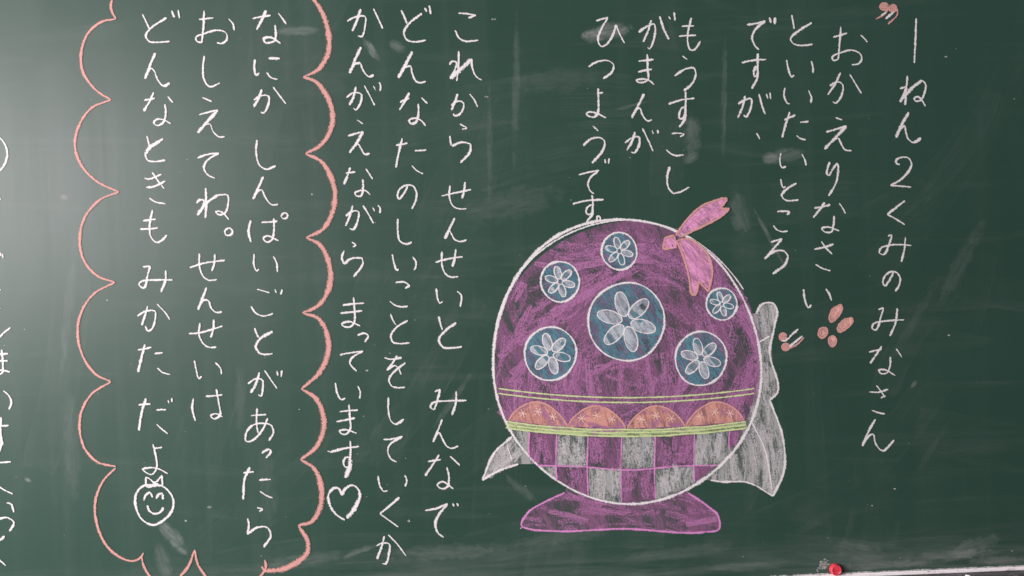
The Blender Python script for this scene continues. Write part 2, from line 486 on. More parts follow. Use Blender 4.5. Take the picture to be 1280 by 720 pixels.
column('white chalk column above the ribbon of the drawing', [
 ((780, 0, 4), ['288,132 350,130 / 274,182 360,178 / 336,90 322,150 318,210 332,250 350,250 382,206',
   '292,280 316,298 / 252,380 310,345 350,342 358,375 335,425 298,454',
   '222,520 290,500 352,492 / 308,458 306,540 296,590 278,595 276,570 290,540 305,535 / 308,530 306,590 276,636']),
 ((780, 120, 4), ['238,188 275,186 298,192 280,204 / 210,268 235,290 260,298 298,295',
   '*1.2 228,354 216,400 222,460 245,488 / 245,488 280,480 326,456'])])
column('white chalk column of four letters in the top middle', [
 ((780, 0, 4), ['72,162 120,130 150,122 156,150 145,210 125,246 118,236 / 136,102 118,160 95,210 / *1.3 178,82 200,150 224,198 / 224,82 232,98 / 250,62 254,104',
   '72,306 148,298 / 70,360 140,346 / 116,272 118,340 118,400 95,412 68,410 62,402 85,396 120,400 150,424',
   '*1.2 100,470 70,530 38,590 / *1.2 38,590 65,545 80,540 / 80,540 95,580 118,605 140,600']),
 ((780, 120, 4), ['4,235 45,208 74,206 76,240 50,285 35,280 / 55,180 38,230 14,272 / 92,162 120,220 145,276 / 140,172 146,190 / 168,170 170,188'])])
column('white chalk column ending just above the purple ball', [
 ((700, 0, 4), ['180,104 240,88 / 238,92 205,150 190,200 205,232 225,228 260,185 280,125 / 280,125 300,175 322,216',
   '142,334 190,308 240,304 268,325 260,360 216,394',
   '190,466 216,464 / 190,442 192,500 190,560 175,584 145,582 132,570 150,560 190,570 230,590']),
 ((690, 120, 4), ['204,150 232,176 / 156,248 190,218 235,208 262,225 255,270 200,336',
   '134,394 190,380 236,372 / 236,372 195,405 180,440 192,475 210,490 / 264,316 268,336 / 286,312 282,338',
   '104,540 170,524 258,518 / 200,496 204,550 196,590 178,592 170,570 185,550 200,545 / 204,550 202,590 172,630',
   '232,598 224,610 228,622 242,620 240,604 232,598'])])
column('long white chalk column in the middle, nearest the ball drawing on its left', [
 ((530, 0, 4), ['172,66 220,70 260,78 / 260,78 222,90 / 156,152 175,190 205,206 272,202',
   '174,256 172,330 164,406 / 128,324 140,308 162,312 158,340 132,396 / *1.9 132,392 180,350 236,298 / 238,294 242,340 262,384 290,402',
   '138,530 165,508 195,512 196,545 172,576 152,578 148,568 / 168,470 155,510 138,552 / 228,470 252,500 268,536']),
 ((530, 150, 4), ['180,20 214,42 190,46 / 130,80 136,128 / *1.2 140,130 190,112 234,120 / 234,120 230,160 182,214',
   '88,380 160,364 236,348 / 130,328 128,390 145,430 175,444 212,444 / 206,310 200,360 190,392',
   '*1.2 154,490 128,545 104,594 / 104,594 128,555 140,575 155,598 180,608 214,600']),
 ((510, 310, 4), ['138,72 200,54 274,44 / 170,18 170,80 185,125 210,144 252,144 / 240,6 232,60 222,94',
   '142,202 148,250 160,276 174,268 / 246,216 266,235 262,294',
   '154,342 172,410 / *1.15 242,374 185,415 155,460 175,496 210,500 270,494']),
 ((510, 470, 3.275), ['110,64 132,54 / 132,54 122,95 104,137 92,126 102,110 160,102 240,100 / 198,62 196,110 180,160',
   '140,178 122,225 102,270 / 102,270 128,232 140,255 160,288 180,296 206,286',
   '82,350 135,342 / 128,322 105,358 70,408 / 172,328 212,366 / 160,372 168,420 160,455 135,460 120,445 140,432 186,462',
   '70,550 115,542 162,522 / *1.2 162,522 125,570 112,600 122,640 146,660 / 184,520 188,534 / 200,520 206,532'])])
column('longest white chalk column, running from the top down to the bottom edge', [
 ((460, 0, 4), ['166,52 182,85 196,120 / 270,68 200,125 180,165 195,200 230,210 290,202 / *1.3 284,40 294,60 / 306,28 314,72',
   '*1.2 222,258 190,320 152,390 / *1.2 152,390 185,338 215,330 / 215,330 222,370 245,410 270,414 290,408',
   '160,512 208,492 / 208,464 185,505 158,550 / 268,488 298,518 / 252,520 252,570 240,612 215,618 205,604 225,592 265,602 288,630']),
 ((460, 160, 4), ['140,86 198,76 / 172,52 155,120 140,198 / 234,114 292,110 / 220,188 240,210 276,230',
   '200,290 175,335 155,356 148,340 160,305 195,286 225,290 242,320 240,360 220,404',
   '150,454 150,520 160,565 190,580 220,572']),
 ((450, 320, 4), ['162,-8 175,50 184,70 194,66 / 264,4 280,30 280,50 270,70',
   '178,132 220,130 250,148 / 250,148 226,162 / 150,226 175,246 205,254 240,252',
   '154,290 164,318 180,344 / 240,322 185,355 155,400 165,430 195,438 250,434',
   '122,508 150,516 210,508 / 186,498 160,540 134,570 / 134,570 175,548 192,560 206,592 / 228,534 170,580 145,620 160,650 190,658 226,656']),
 ((440, 480, 3), ['137,50 137,100 148,140 165,150 195,132',
   '118,208 150,206 190,196 / 190,196 140,230 135,255 148,282 168,292',
   '98,344 105,380 120,402 134,400 / 198,342 206,360 200,384',
   '178,424 105,486 / 105,486 174,536',
   '92,606 115,596 140,600 138,640 126,674 114,672 / 122,570 108,620 94,656 / 136,564 170,600 203,644'])])
column('white chalk column right beside the cloud border, above the heart', [
 ((400, 0, 4), ['136,106 185,84 226,84 226,130 210,182 190,180 / *1.2 204,46 185,105 162,156 / 268,44 290,90 314,144',
   '*1.2 206,236 175,300 148,366 / *1.3 148,366 175,320 203,316 / 203,316 215,350 245,384 270,376',
   '132,488 165,466 205,470 206,505 178,550 168,540 / *1.2 180,434 168,485 148,526 / 222,428 250,480 274,528 / 268,430 278,452 / 296,412 304,430 300,456',
   '186,600 216,620 / 140,680 218,658']),
 ((400, 170, 4), ['*1.2 216,-20 190,25 148,84 / 172,52 190,40 205,62 225,92 250,88',
   '130,186 178,180 / 152,158 138,200 120,242 / 230,164 264,216 / 214,216 216,260 205,300 180,298 176,284 200,274 228,274 252,294',
   '130,400 165,376 192,378 190,420 165,468 148,462 / 164,348 150,400 128,450 / *1.2 216,348 245,395 268,438 / 264,358 274,376 / 290,346 302,362 300,386',
   '160,530 180,546 164,554 / 122,574 110,606 120,640 / *1.2 120,640 160,612 212,610 / 212,610 214,640 168,704']),
 ((390, 340, 4), ['154,166 262,156 / 142,206 252,194 / 208,126 214,190 212,250 195,272 160,272 150,260 185,248 242,270',
   '228,316 262,306 282,318 264,350',
   '140,414 190,404 256,396 / 256,396 200,430 190,455 224,496',
   '118,554 128,610 148,638 168,630 / 230,570 242,600 238,632']),
 ((380, 490, 4), ['178,98 270,90 / 162,148 256,130 / 226,62 230,130 232,185 212,210 188,208 178,196 205,188 264,206',
   '118,294 132,300 / *1.3 132,300 200,282 276,272 / 232,244 232,320 220,375 204,372 200,340 215,325 230,330 / *2.0 232,330 228,380 206,428'])])
column('white chalk column inside the cloud, nearest its right border', [
 ((290, 0, 4), ['104,94 194,78 / *1.2 172,54 150,100 124,150 / 232,66 272,122 / 216,126 220,180 214,208 / *1.2 214,208 168,214 160,194 195,188 244,218',
   '116,298 112,340 122,376 138,366 / *1.4 184,292 240,294 / 174,362 195,388 228,398',
   '110,500 150,478 184,482 180,530 155,566 145,560 / *1.2 150,448 132,495 110,536 / 206,436 240,480 270,520']),
 ((280, 160, 4), ['166,60 162,120 178,185 210,206 260,190',
   '*1.2 198,244 172,300 146,356 / *1.3 146,356 175,312 192,310 / 192,310 210,350 240,384 272,382',
   '134,462 124,520 136,572 / 188,472 268,466 / 250,452 250,520 240,560 212,570 198,550 215,540 274,564 / 300,424 286,440 298,454 318,446 316,428 300,424']),
 ((280, 320, 4), ['152,-10 150,40 164,74 176,66 / 248,2 264,35 268,80',
   '166,166 228,184 / 256,166 262,184 / 292,168 284,192 / 136,252 160,285 200,300 246,288',
   '154,360 164,388 174,408 / *1.3 244,378 180,415 160,455 180,488 / 180,488 210,492 244,488',
   '120,638 165,612 192,620 195,660 185,700 172,692 / *1.2 178,582 160,640 134,684 / 204,572 240,625 266,662 / 266,574 270,598 / 290,572 286,604']),
 ((280, 490, 3.13), ['106,92 166,88 / 130,64 128,120 134,160 / 172,102 150,150 110,190 88,192 86,165 110,132 150,122 185,130 194,158 176,190',
   '148,238 178,224 184,232 164,258',
   '76,316 118,312 / *1.2 102,294 82,340 76,420 / 138,344 184,342 / 142,388 165,404 190,414',
   '130,452 152,458 138,466 / 94,494 98,522 92,556 / 92,556 130,530 170,530 184,560 156,606'])])
column('white chalk column in the middle of the cloud', [
 ((220, 0, 4), ['116,98 188,90 / 142,54 138,140 130,214 / 130,214 105,206 100,190 140,170 210,152 250,165 256,195 230,218 206,214 / 264,94 286,120 292,152',
   '142,280 136,340 142,400 170,434 220,416',
   '132,488 180,508 / 116,574 210,550 / *1.5 210,552 165,600 110,664 / 152,624 170,620 185,655 215,684 244,684']),
 ((220, 160, 4), ['108,150 160,132 216,126 / 216,126 155,165 140,200 160,234 196,252',
   '*1.3 150,300 152,380 148,450 / 104,376 120,360 140,362 132,395 108,436 / *1.3 108,436 160,370 210,336 / 210,336 258,336 262,380 245,425 215,434 200,418 225,418 266,458',
   '262,500 246,514 250,534 272,536 284,520 276,504 262,500']),
 ((210, 310, 3.13), ['86,76 150,58 224,48 / 124,22 124,70 138,110 160,126 192,124 / 184,24 182,60 172,90',
   '152,154 136,195 118,242 / 118,242 140,204 158,206 170,235 190,252 212,250',
   '82,334 110,334 214,306 / 126,294 122,340 140,375 160,388 190,388 / 180,280 178,320 168,350',
   '104,440 112,480 122,510 132,502 / 186,448 206,470 210,494',
   '100,588 96,630 108,676 / 148,580 214,574 / 190,552 200,610 204,655 180,668 168,656 190,648 214,660'])])
column('white chalk column inside the cloud above the smiling face', [
 ((150, 0, 4), ['114,72 132,110 148,146 / 234,90 155,142 130,180 148,208 190,212 250,208 / *1.3 260,54 274,88 / 292,50 298,92',
   '178,266 150,330 126,394 / 126,394 155,342 170,352 190,400 220,430 250,416',
   '122,502 176,492 / 170,462 148,510 120,556 / 240,484 266,514 / 226,522 230,570 215,615 190,628 170,615 185,598 220,600 256,620']),
 ((150, 160, 4), ['136,40 150,100 / *1.3 216,54 150,100 126,132 / 126,132 140,162 170,168 228,162',
   '124,250 140,256 208,232 / 132,296 160,296 228,266 / 162,222 190,262 222,304 / 148,350 175,368 228,380',
   '116,464 180,456 / 102,506 192,500 / 164,410 150,480 156,545 185,572 210,562 236,536']),
 ((150, 320, 4), ['116,54 152,50 / 152,50 140,95 120,160 96,142 107,128 170,120 264,120 / 230,72 228,120 206,180',
   '88,300 130,276 176,276 178,310 158,366 140,374 128,350 / 140,250 125,300 110,346 / 186,240 225,280 250,318',
   '90,470 158,456 / *1.2 126,442 108,510 92,580 / 174,488 216,484 / 188,560 215,582 252,592']),
 ((150, 490, 4), ['94,64 154,60 / *1.2 132,32 110,100 96,192 / 182,90 232,88 / 184,160 210,185 240,208 / 242,40 246,56 / 262,30 260,50',
   '172,282 212,276 / 166,260 180,320 184,380 160,412 130,400 115,386 145,378 190,382 240,408'])])
column('partial white chalk column cut off at the left edge', [
 ((0, 150, 4), ['-30,82 0,90 25,120 38,165 28,215 0,252 -36,262 -70,220 -80,160 -60,105 -30,82', '-26,388 6,396', '4,664 -4,690 / 14,668 16,690']),
 ((0, 300, 3.43), ['-14,212 4,214', '-14,292 3,294', '46,376 15,400 -16,436', '-30,492 36,488 / -30,520 34,518 / 8,470 14,530 10,570 -12,576 -20,566 10,558 44,566', '16,646 40,668 50,695 40,726 / -26,650 -20,700']),
 ((0, 500, 3.27), ['-30,108 38,104 / 5,70 4,140 10,180 -10,182 -6,160 6,155 / 6,160 4,195 -14,230', '-25,256 46,252', '-28,330 10,362 54,384', '28,420 46,424 58,458', '-20,492 30,480 58,500 40,536', '-20,590 20,556', '-24,630 25,676'])])

hk = Sketch(0.0010)
for wf, pts in parse('190,516 175,482 150,480 124,510 128,560 160,610 204,640 / 190,516 210,480 245,466 275,490 276,540 250,590 214,630', 380, 490, 4): hk.stroke(pts, 4.2)
hk.stroke([(380+272/4, 490+540/4), (380+248/4, 490+590/4), (380+218/4, 490+626/4)], 5.5)
hk.build('heart_drawing', board, 'white chalk heart outline under a text column')
sm = Sketch(0.0010)
for wf, pts in parse('170,464 120,468 82,510 80,570 110,635 165,664 220,640 262,590 268,540 240,490 205,468 150,470 / 120,542 130,515 150,502 164,526 / 182,532 196,510 212,508 216,536 / 138,566 150,596 178,608 205,598 218,576', 150, 490, 4): sm.stroke(pts, 3.8)
smo = sm.build('smiling_face_drawing', board, 'white chalk smiling face outline with a small bow on top')
sb = Sketch(0.0011)
for wf, pts in parse('132,424 131,470 / 131,470 150,474 182,448 / 182,448 212,416 / 212,416 214,468 / 214,468 190,464 150,434 / 150,434 132,424 / 168,446 180,466 192,456', 150, 490, 4): sb.stroke(pts, 3.4)
sb.build('bow', smo)

# ------------------------------------------------------------------ the salmon cloud border
cl = Sketch(0.0010)
def arc_thin(t): return 0.75 + 0.35*math.sin(math.pi*t)
def arc_thick(t): return 0.42 + 0.75*math.sin(math.pi*min(1, max(0, t)))**0.8
for txt, ox, oy, sc in [
  ('124,-14 118,20 130,48 / 130,48 95,55 60,85 44,130 48,180 80,225 118,250 / 118,250 70,270 38,315 28,365 45,415 85,455 138,480 / 138,480 90,500 52,545 40,600 50,650 85,690 128,706', 80, 0, 2),
  ('128,-14 75,15 42,65 35,120 50,175 80,215 118,234 / 118,234 70,265 44,310 40,355 52,400 85,435 130,446', 80, 360, 2),
  ('360,-56 310,-20 100,-16 / 110,-40', 100, 620, 4)]:
    if ox == 100: continue
    for wf, pts in parse(txt, ox, oy, sc): cl.stroke(pts, 4.1, PINK, arc_thin, jit=0.09)
for wf, pts in parse('180,-140 120,-80 84,0 76,70 95,170 140,255 215,312 265,324 300,310 320,284', 100, 620, 4): cl.stroke(pts, 4.1, PINK, arc_thin, jit=0.09)
for wf, pts in parse('308,296 320,350 350,400 380,440 / 480,425 540,355 575,268 / 575,268 590,340 640,416 / 925,318 930,355 900,405 880,430 / 910,350 922,372', 100, 620, 4): cl.stroke(pts, 4.0, PINK, arc_thin, jit=0.09)
for wf, pts in parse('920,372 1000,368 1080,335 1135,285 1140,230 1095,150', 100, 620, 4): cl.stroke(pts, 8.2, PINK, lambda t: 0.55+0.55*math.sin(math.pi*(t**0.7))**0.8, jit=0.07)
for txt, ox, oy, sc in [
  ('96,-12 125,30 142,85 140,135 115,175 78,193 / 78,193 110,205 140,245 152,290 145,330 120,365 84,384 / 84,384 125,405 150,450 158,490 148,540 125,575 86,594 / 86,594 120,612 142,655 147,695 137,735 115,765 76,782', 340, 0, 2),
  ('75,98 110,110 130,145 134,185 115,235 70,277 / 70,277 105,300 122,340 122,375 105,415 68,444 / 68,444 100,465 117,510 115,555 95,590 62,600', 340, 340, 1.895)]:
    for wf, pts in parse(txt, ox, oy, sc): cl.stroke(pts, 7.6, PINK, arc_thick, jit=0.07)
cl.build('cloud_border', board, 'scalloped salmon pink chalk cloud outline around three text columns')

# ------------------------------------------------------------------ small salmon marks
def blob(sk, cx, cy, rx, ry, rot=0, n=3):
    sk.area(ell(cx, cy, rx, ry, n=24, rot=rot)[:-1], F_SALMON)
    for k in range(n):
        f = 1 - k*0.36
        if f > 0.2: sk.stroke(ell(cx+random.uniform(-.6, .6), cy+random.uniform(-.6, .6), rx*f, ry*f, 20*k, 350+20*k, 26, rot), 2.5, PINK)
q = Sketch(0.0010)
blob(q, 1104.5, 8, 5.2, 4.6); blob(q, 1115.5, 11, 4.8, 4.6)
for p in parse('122,40 100,72 58,96 / 166,44 164,76 118,122', 1080, 0, 4): q.stroke(p[1], 3.0, PINK)
for p in parse('112,62 84,80 / 150,58 106,94', 1080, 0, 4): q.stroke(p[1], 3.0)
q.build('quotation_mark', board, 'salmon chalk quotation mark in the top right')
q = Sketch(0.0010)
blob(q, 978, 420.5, 4.6, 4.8); blob(q, 982.5, 433.5, 5, 4.4, -20)
for p in parse('150,500 190,505 260,440 340,372 / 240,570 300,520 385,450', 960, 370, 9): q.stroke(p[1], 3.2)
for p in parse('190,610 240,590 330,540 405,465', 960, 370, 9): q.stroke(p[1], 2.6, PINK)
q.build('quotation_mark', board, 'salmon and white chalk quotation mark right of the ball')
def petal(poly, name, lab):
    s = Sketch(0.0010)
    c = smooth(poly+[poly[0]], 2)
    s.area(c[:-1], F_SALMON); s.stroke(c, 3.0, PINK)
    cx = sum(p[0] for p in c)/len(c); cy = sum(p[1] for p in c)/len(c)
    s.stroke([(cx+(x-cx)*0.55, cy+(y-cy)*0.55) for x, y in c[2:-3]], 2.2, PINK)
    s.build(name, board, lab)
px9 = lambda t: parse(t, 960, 370, 9)[0][1]
petal(px9('820,92 832,140 790,230 705,294 690,240 730,140'), 'petal_mark', 'upper long salmon chalk petal')
petal(px9('940,240 950,290 890,360 795,404 780,370 840,275'), 'petal_mark', 'lower right long salmon chalk petal')
petal(px9('630,348 664,372 655,440 605,472 567,440 580,375'), 'petal_mark', 'left small round salmon chalk petal')
petal(px9('735,445 766,480 755,545 718,568 685,530 690,465'), 'petal_mark', 'lowest small round salmon chalk petal')

# ------------------------------------------------------------------ the big coloured drawing: a patterned ball on a cushion
CX, CY, RX, RY = 783, 452, 167, 178
def ball_y(x, sg): return CY + sg*RY*math.sqrt(max(0, 1-((x-CX)/RX)**2))
def ball_x(y, sg): return CX + sg*RX*math.sqrt(max(0, 1-((y-CY)/RY)**2))
def band(x, off=0): return 541+off - 10*((x-CX)/150)**2          # the belt sags a little in the middle

def drape(edge, folds):
    c = Sketch(0.00055)
    e = [smooth(q, 4) for q in edge]
    poly = [p for q in e for p in q[:-1]] + [e[-1][-1]]
    xm = sum(p[0] for p in poly)/len(poly)
    sg = 1 if xm > CX else -1
    ys = [p[1] for p in poly]
    poly += [(ball_x(y, sg)-sg*2, y) for y in [poly[-1][1]+(poly[0][1]-poly[-1][1])*k/14 for k in range(15)]]
    c.area(poly, F_GREY)
    c.hatch(poly, F_GREY2, 46 if sg > 0 else 16, (5, 11), (20, 70), 1.45 if sg > 0 else 2.2)
    for q in e: c.stroke(q[::3]+[q[-1]], 3.6)
    for q in folds: c.stroke(q, 2.8)
    return c.build('cloth_drawing', board, 'grey chalk cloth draped ' + ('down the right side of the ball' if sg > 0 else 'at the lower left of the ball'))
drape([[(640, 546), (618, 566), (603, 600)], [(603, 600), (624, 588), (648, 580)]], [[(634, 556), (640, 574)]])
drape([[(945, 392), (956, 378), (970, 382), (968, 408), (962, 440), (972, 490), (962, 500)], [(962, 500), (978, 545), (980, 588), (966, 620)], [(966, 620), (935, 603), (900, 602), (888, 600)]],
      [[(940, 528), (956, 562), (965, 612)], [(948, 428), (962, 420)]])

st_ = Sketch(0.0005)
stp = smooth([(706, 616), (676, 630), (655, 646), (652, 657), (680, 663), (783, 661), (880, 665), (901, 659), (897, 644), (878, 628), (860, 616)], 4)
sp_ = stp + [(x, ball_y(x, 1)-2) for x in range(858, 706, -10)]
st_.area(sp_, F_PURPLE); st_.hatch(sp_, F_PURPLE2, 45, (5, 10), (20, 60), 0.1)
st_.stroke(stp[::4]+[stp[-1]], 3.6, MAUVE)
st_.build('stand_drawing', board, 'low purple chalk stand under the ball')

bl = Sketch(0.00085)
outline = ell(CX, CY, RX, RY, -90, 270, 90)
upper = ell(CX, CY, RX-1, RY-1, 150, 390, 60)
upper = [p for p in outline[:-1] if p[1] < band(p[0])] 
bpoly = [(x, y) for x, y in ell(CX, CY, RX-1, RY-1, 154, 386, 70) if y <= band(x)+2]
bpoly += [(x, band(x)) for x in range(930, 634, -12)]
bl.area(bpoly, F_PURPLE)
swirl = lambda x, y: math.atan2(y-CY-20, x-CX)+math.pi/2 + 0.35*math.sin(x*0.03)+0.3*math.sin(y*0.045)
bl.hatch(bpoly, F_PURPLE2, 330, (5, 13), (26, 80), swirl)
bl.stroke(outline, 4.6, WHITE)
bl.stroke(ell(CX, CY, RX+0.8, RY+0.5, 190, 330, 40), 2.4)
ball = bl.build('ball_drawing', board, 'big round purple chalk ball with spots, a checked lower half and a pink ribbon')

ck = Sketch(0.00105)
cols = [617, 662, 696, 735, 777, 819, 868, 912, 948]
for r_ in range(2):
    for c in range(8):
        x0, x1 = cols[c], cols[c+1]
        pts = []
        for k in range(13):
            x = x0+(x1-x0)*k/12
            if abs(x-CX) < RX-1: pts.append((x, min(max(band(x, 5) if r_ == 0 else band(x, 45), ball_y(x, -1)), ball_y(x, 1)-2)))
        for k in range(12, -1, -1):
            x = x0+(x1-x0)*k/12
            if abs(x-CX) < RX-1: pts.append((x, min(band(x, 45) if r_ == 0 else 700, ball_y(x, 1)-2)))
        if len(pts) < 6: continue
        ar = abs(sum(pts[i-1][0]*pts[i][1]-pts[i][0]*pts[i-1][1] for i in range(len(pts))))/2
        if ar < 60: continue
        grey = (c+r_) % 2 == 0
        ck.area(pts, F_GREY if grey else F_PURPLE, 0.0009)
        ck.hatch(pts, F_GREY2 if grey else F_PURPLE2, max(4, int(ar/110)), (7, 14), (18, 44), math.pi/2, 0.00098)
for x in cols[1:-1]:
    ck.stroke([(x, band(x, 5)), (x-1, (band(x, 5)+ball_y(x, 1))/2), (x, ball_y(x, 1)-3)], 2.6, MAUVE)
ck.stroke([(x, band(x, 45)+1.5*math.sin(x*.05)) for x in range(671, 900, 25)], 2.8, MAUVE)
ck.build('checked_panel', ball, 'lower half checked in purple and grey chalk')

gb = Sketch(0.0012)
bp = [(x, band(x, -4)) for x in range(632, 937, 10)] + [(x, band(x, 5)) for x in range(934, 630, -10)]
gb.area(bp, F_LIME)
for o_ in (-4, 0, 4): gb.stroke([(x, band(x, o_)+random.uniform(-.6, .6)) for x in range(632, 937, 25)], 2.8, LIME)
gb.build('green_band', ball, 'pale green chalk belt around the ball')

def scallop(x0, x1, h, sk=None):
    s = Sketch(0.00125)
    top_ = [(x0+(x1-x0)*k/16, band(x0+(x1-x0)*k/16, -6)-h*math.sin(math.pi*k/16)**0.75) for k in range(17)]
    bot = [(x, band(x, -6)) for x, _ in reversed(top_)]
    s.area(top_+bot[1:-1], F_ORANGE)
    s.hatch(top_+bot[1:-1], F_ORANGE, 8, (5, 9), (14, 30), 0.1)
    s.stroke(top_, 3.2, PINK)
    for k in range(3):
        mx = x0+(x1-x0)*(0.24+0.26*k); my = band(mx, -6)-h*(0.4 if k != 1 else 0.55)
        for a in (0.2, 1.2, 2.3):
            l = 5.5
            s.stroke([(mx-l*math.cos(a), my-l*math.sin(a)), (mx+l*math.cos(a), my+l*math.sin(a))], 1.9, ORANGE)
    s.build('orange_scallop', ball)
for x0, x1 in ((636, 709), (710, 782), (784, 856), (857, 930)): scallop(x0, x1, 27)

def spot(cx, cy, r):
    s = Sketch(0.00125)
    s.area(ell(cx, cy, r, r*1.05, n=40)[:-1], F_TEAL, 0.0011)
    s.hatch(ell(cx, cy, r, r, n=40)[:-1], F_TEAL, 14, (5, 10), (14, 30), 0.8, 0.00115)
    for k in range(6):                                            # a simple flower of six pale petals
        an = k*60+15; c, sn = math.cos(math.radians(an)), math.sin(math.radians(an))
        pe = ell(cx+c*r*.46, cy+sn*r*.48, r*.34, r*.17, n=20, rot=an)
        s.area(pe[:-1], F_SILVER, 0.00122+k*0.00001); s.stroke(pe, 2.0)
    s.stroke(ell(cx, cy, r, r*1.05, 0, 362, 50), 3.4)
    s.build('round_spot', ball)
for a in ((783, 402, 47), (688, 442, 32), (876, 448, 32), (700, 352, 24), (774, 314, 22), (902, 380, 19)): spot(*a)
for off in (-44,):
    g2 = Sketch(0.0012)
    for o_ in (0, 6): g2.stroke([(x, band(x, off+o_)) for x in range(623, 945, 20)], 2.6, LIME)
    g2.build('green_stripe', ball, 'thin double line of pale green chalk')

rb = Sketch(0.0016)
rc = lambda t: [p for _, pts in parse(t, 800, 230, 4.235) for p in pts]
tail1 = rc('188,272 250,185 330,115 440,74 458,78 425,130 472,130 440,165 330,225 215,280')
tail2 = rc('192,300 250,290 320,330 370,400 382,470 362,570 312,515 290,585 270,585 255,480 230,390')
knot = rc('130,285 180,272 192,335 122,345')
for t_ in (tail1, tail2, knot):
    rb.area(t_, F_PINK, 0.0014)
    rb.hatch(t_, F_PINK, 10, (4, 8), (14, 40), -0.6 if t_ is tail1 else 1.1, 0.0015)
    rb.stroke(t_[:1]+[t_[0]], 2.5, PINK) if False else None
for seq in ('188,272 250,185 330,115 440,74', '440,74 458,78 425,130', '425,130 472,130', '472,130 440,165 330,225 215,280',
            '192,300 250,290 320,330 370,400 382,470 362,570', '362,570 312,515', '312,515 290,585 270,585', '270,585 255,480 230,390 192,300',
            '130,285 180,272', '180,272 192,335', '192,335 122,345', '122,345 130,285'):
    rb.stroke(rc(seq), 3.6, PINK)
for seq in ('200,265 290,190 400,130', '260,340 310,440 330,510', '230,320 290,420 300,500'): rb.stroke(rc(seq), 2.4, MAUVE)
rb.build('ribbon', ball, 'pink chalk ribbon with two forked tails')

# ------------------------------------------------------------------ wiped chalk and dust
SM = {}
def smudge(cx, cy, ln, wd, ang, amount, bend=0.0):
    key = (round(amount, 2), round(ang/15)*15)
    if key not in SM: SM[key] = smudge_mat('wiped_chalk', amount, math.radians(-key[1]))
    s = Sketch(0.0003); mi = s.mat(SM[key]); s.k += 1
    c, sn = math.cos(math.radians(ang)), math.sin(math.radians(ang))
    N, W = 12, 4
    lift = 0.0002 + random.uniform(0, 0.0003)
    for i in range(N+1):
        for j in range(W+1):
            u, v = 2*i/N-1, 2*j/W-1
            x, y = u*ln/2, v*wd/2 + bend*ln*(u*u-0.4)
            s.v.append(P(cx+x*c-y*sn, cy+x*sn+y*c, lift)); s.uv.append((u, v))
    for i in range(N):
        for j in range(W):
            a = i*(W+1)+j
            s.f.append((a, a+1, a+W+2, a+W+1)); s.mi.append(mi)
    s.build('chalk_smudge', board)
for a in [(760, 39, 74, 26, -8, .26), (742, 45, 34, 22, -8, .16), (866, 168, 66, 26, 88, .13), (864, 196, 26, 18, -30, .16),
          (978, 195, 62, 22, -8, .13), (962, 198, 26, 18, 0, .18), (905, 120, 190, 9, 91, .08), (962, 298, 100, 7, 62, .14),
          (464, 62, 40, 12, 55, .24), (497, 58, 26, 16, 30, .18), (372, 39, 64, 15, -2, .14), (217, 672, 60, 22, 50, .22),
          (204, 702, 60, 22, 70, .11), (925, 268, 66, 30, 78, .10), (790, 132, 60, 6, -14, .12), (1140, 405, 120, 16, -60, .04),
          (1142, 481, 16, 8, -50, .16), (1190, 694, 150, 16, -4, .16), (1215, 684, 90, 26, -20, .12), (1110, 706, 170, 12, -3, .17),
          (1250, 700, 100, 14, -3, .15), (930, 708, 150, 14, -2, .08), (652, 612, 70, 14, 40, .08), (700, 672, 140, 22, -8, .06),
          (566, 500, 110, 10, -55, .08), (645, 110, 230, 12, 91, .06), (612, 180, 180, 9, 90, .05), (640, 255, 150, 50, -12, .05),
          (1075, 690, 80, 30, 10, .08), (850, 690, 160, 20, -6, .06), (560, 690, 190, 26, -3, .08), (380, 700, 140, 20, -8, .08),
          (90, 560, 160, 26, 88, .06), (86, 380, 230, 16, 95, .07), (1200, 330, 140, 26, -62, .05), (335, 610, 150, 30, 88, .04),
          (300, 500, 130, 18, 90, .05), (700, 100, 140, 40, -6, .04), (1165, 560, 90, 12, -58, .03), (446, 690, 70, 10, -20, .12),
          (80, 247, 12, 10, 0, .2), (35, 600, 12, 7, 20, .32), (262, 634, 8, 4, 0, .4)]:
    smudge(*a)
SW = [sweep_mat('eraser_sweep', a_) for a_ in (0.035, 0.07)]
def sweep(cx, cy, ln, wd, ang, bow, k):
    s = Sketch(0.00015); c, sn = math.cos(math.radians(ang)), math.sin(math.radians(ang))
    pts = [(cx+(u*ln/2)*c-(bow*ln*(u*u-.3))*sn, cy+(u*ln/2)*sn+(bow*ln*(u*u-.3))*c) for u in (-1, -.5, 0, .5, 1)]
    s.stroke(pts, wd, SW[k], taper=0.85, jit=0.02, dome=0, lift=0.0001+random.uniform(0, 0.00025))
    s.build('chalk_smudge', board)
for k in range(34):
    sweep(random.uniform(20, 1260), random.uniform(20, 700), random.uniform(160, 420), random.uniform(34, 70),
          random.choice((-72, -60, -40, -12, 4, 86, 97))+random.uniform(-8, 8), random.uniform(-.12, .12), 0)
for a in [(640, 130, 300, 60, -8, .05, 1), (690, 190, 200, 60, -12, .05, 1), (1140, 420, 160, 40, -58, .06, 1), (700, 670, 260, 46, -6, .05, 1), (540, 470, 220, 44, -58, -.05, 1),
          (1190, 690, 230, 40, -3, .03, 1), (1010, 690, 260, 40, 4, .03, 1), (420, 690, 300, 40, -4, .03, 1), (80, 400, 380, 50, 95, .06, 1), (830, 130, 230, 46, 86, .04, 1)]: sweep(*a)
ds = Sketch(0.0006)
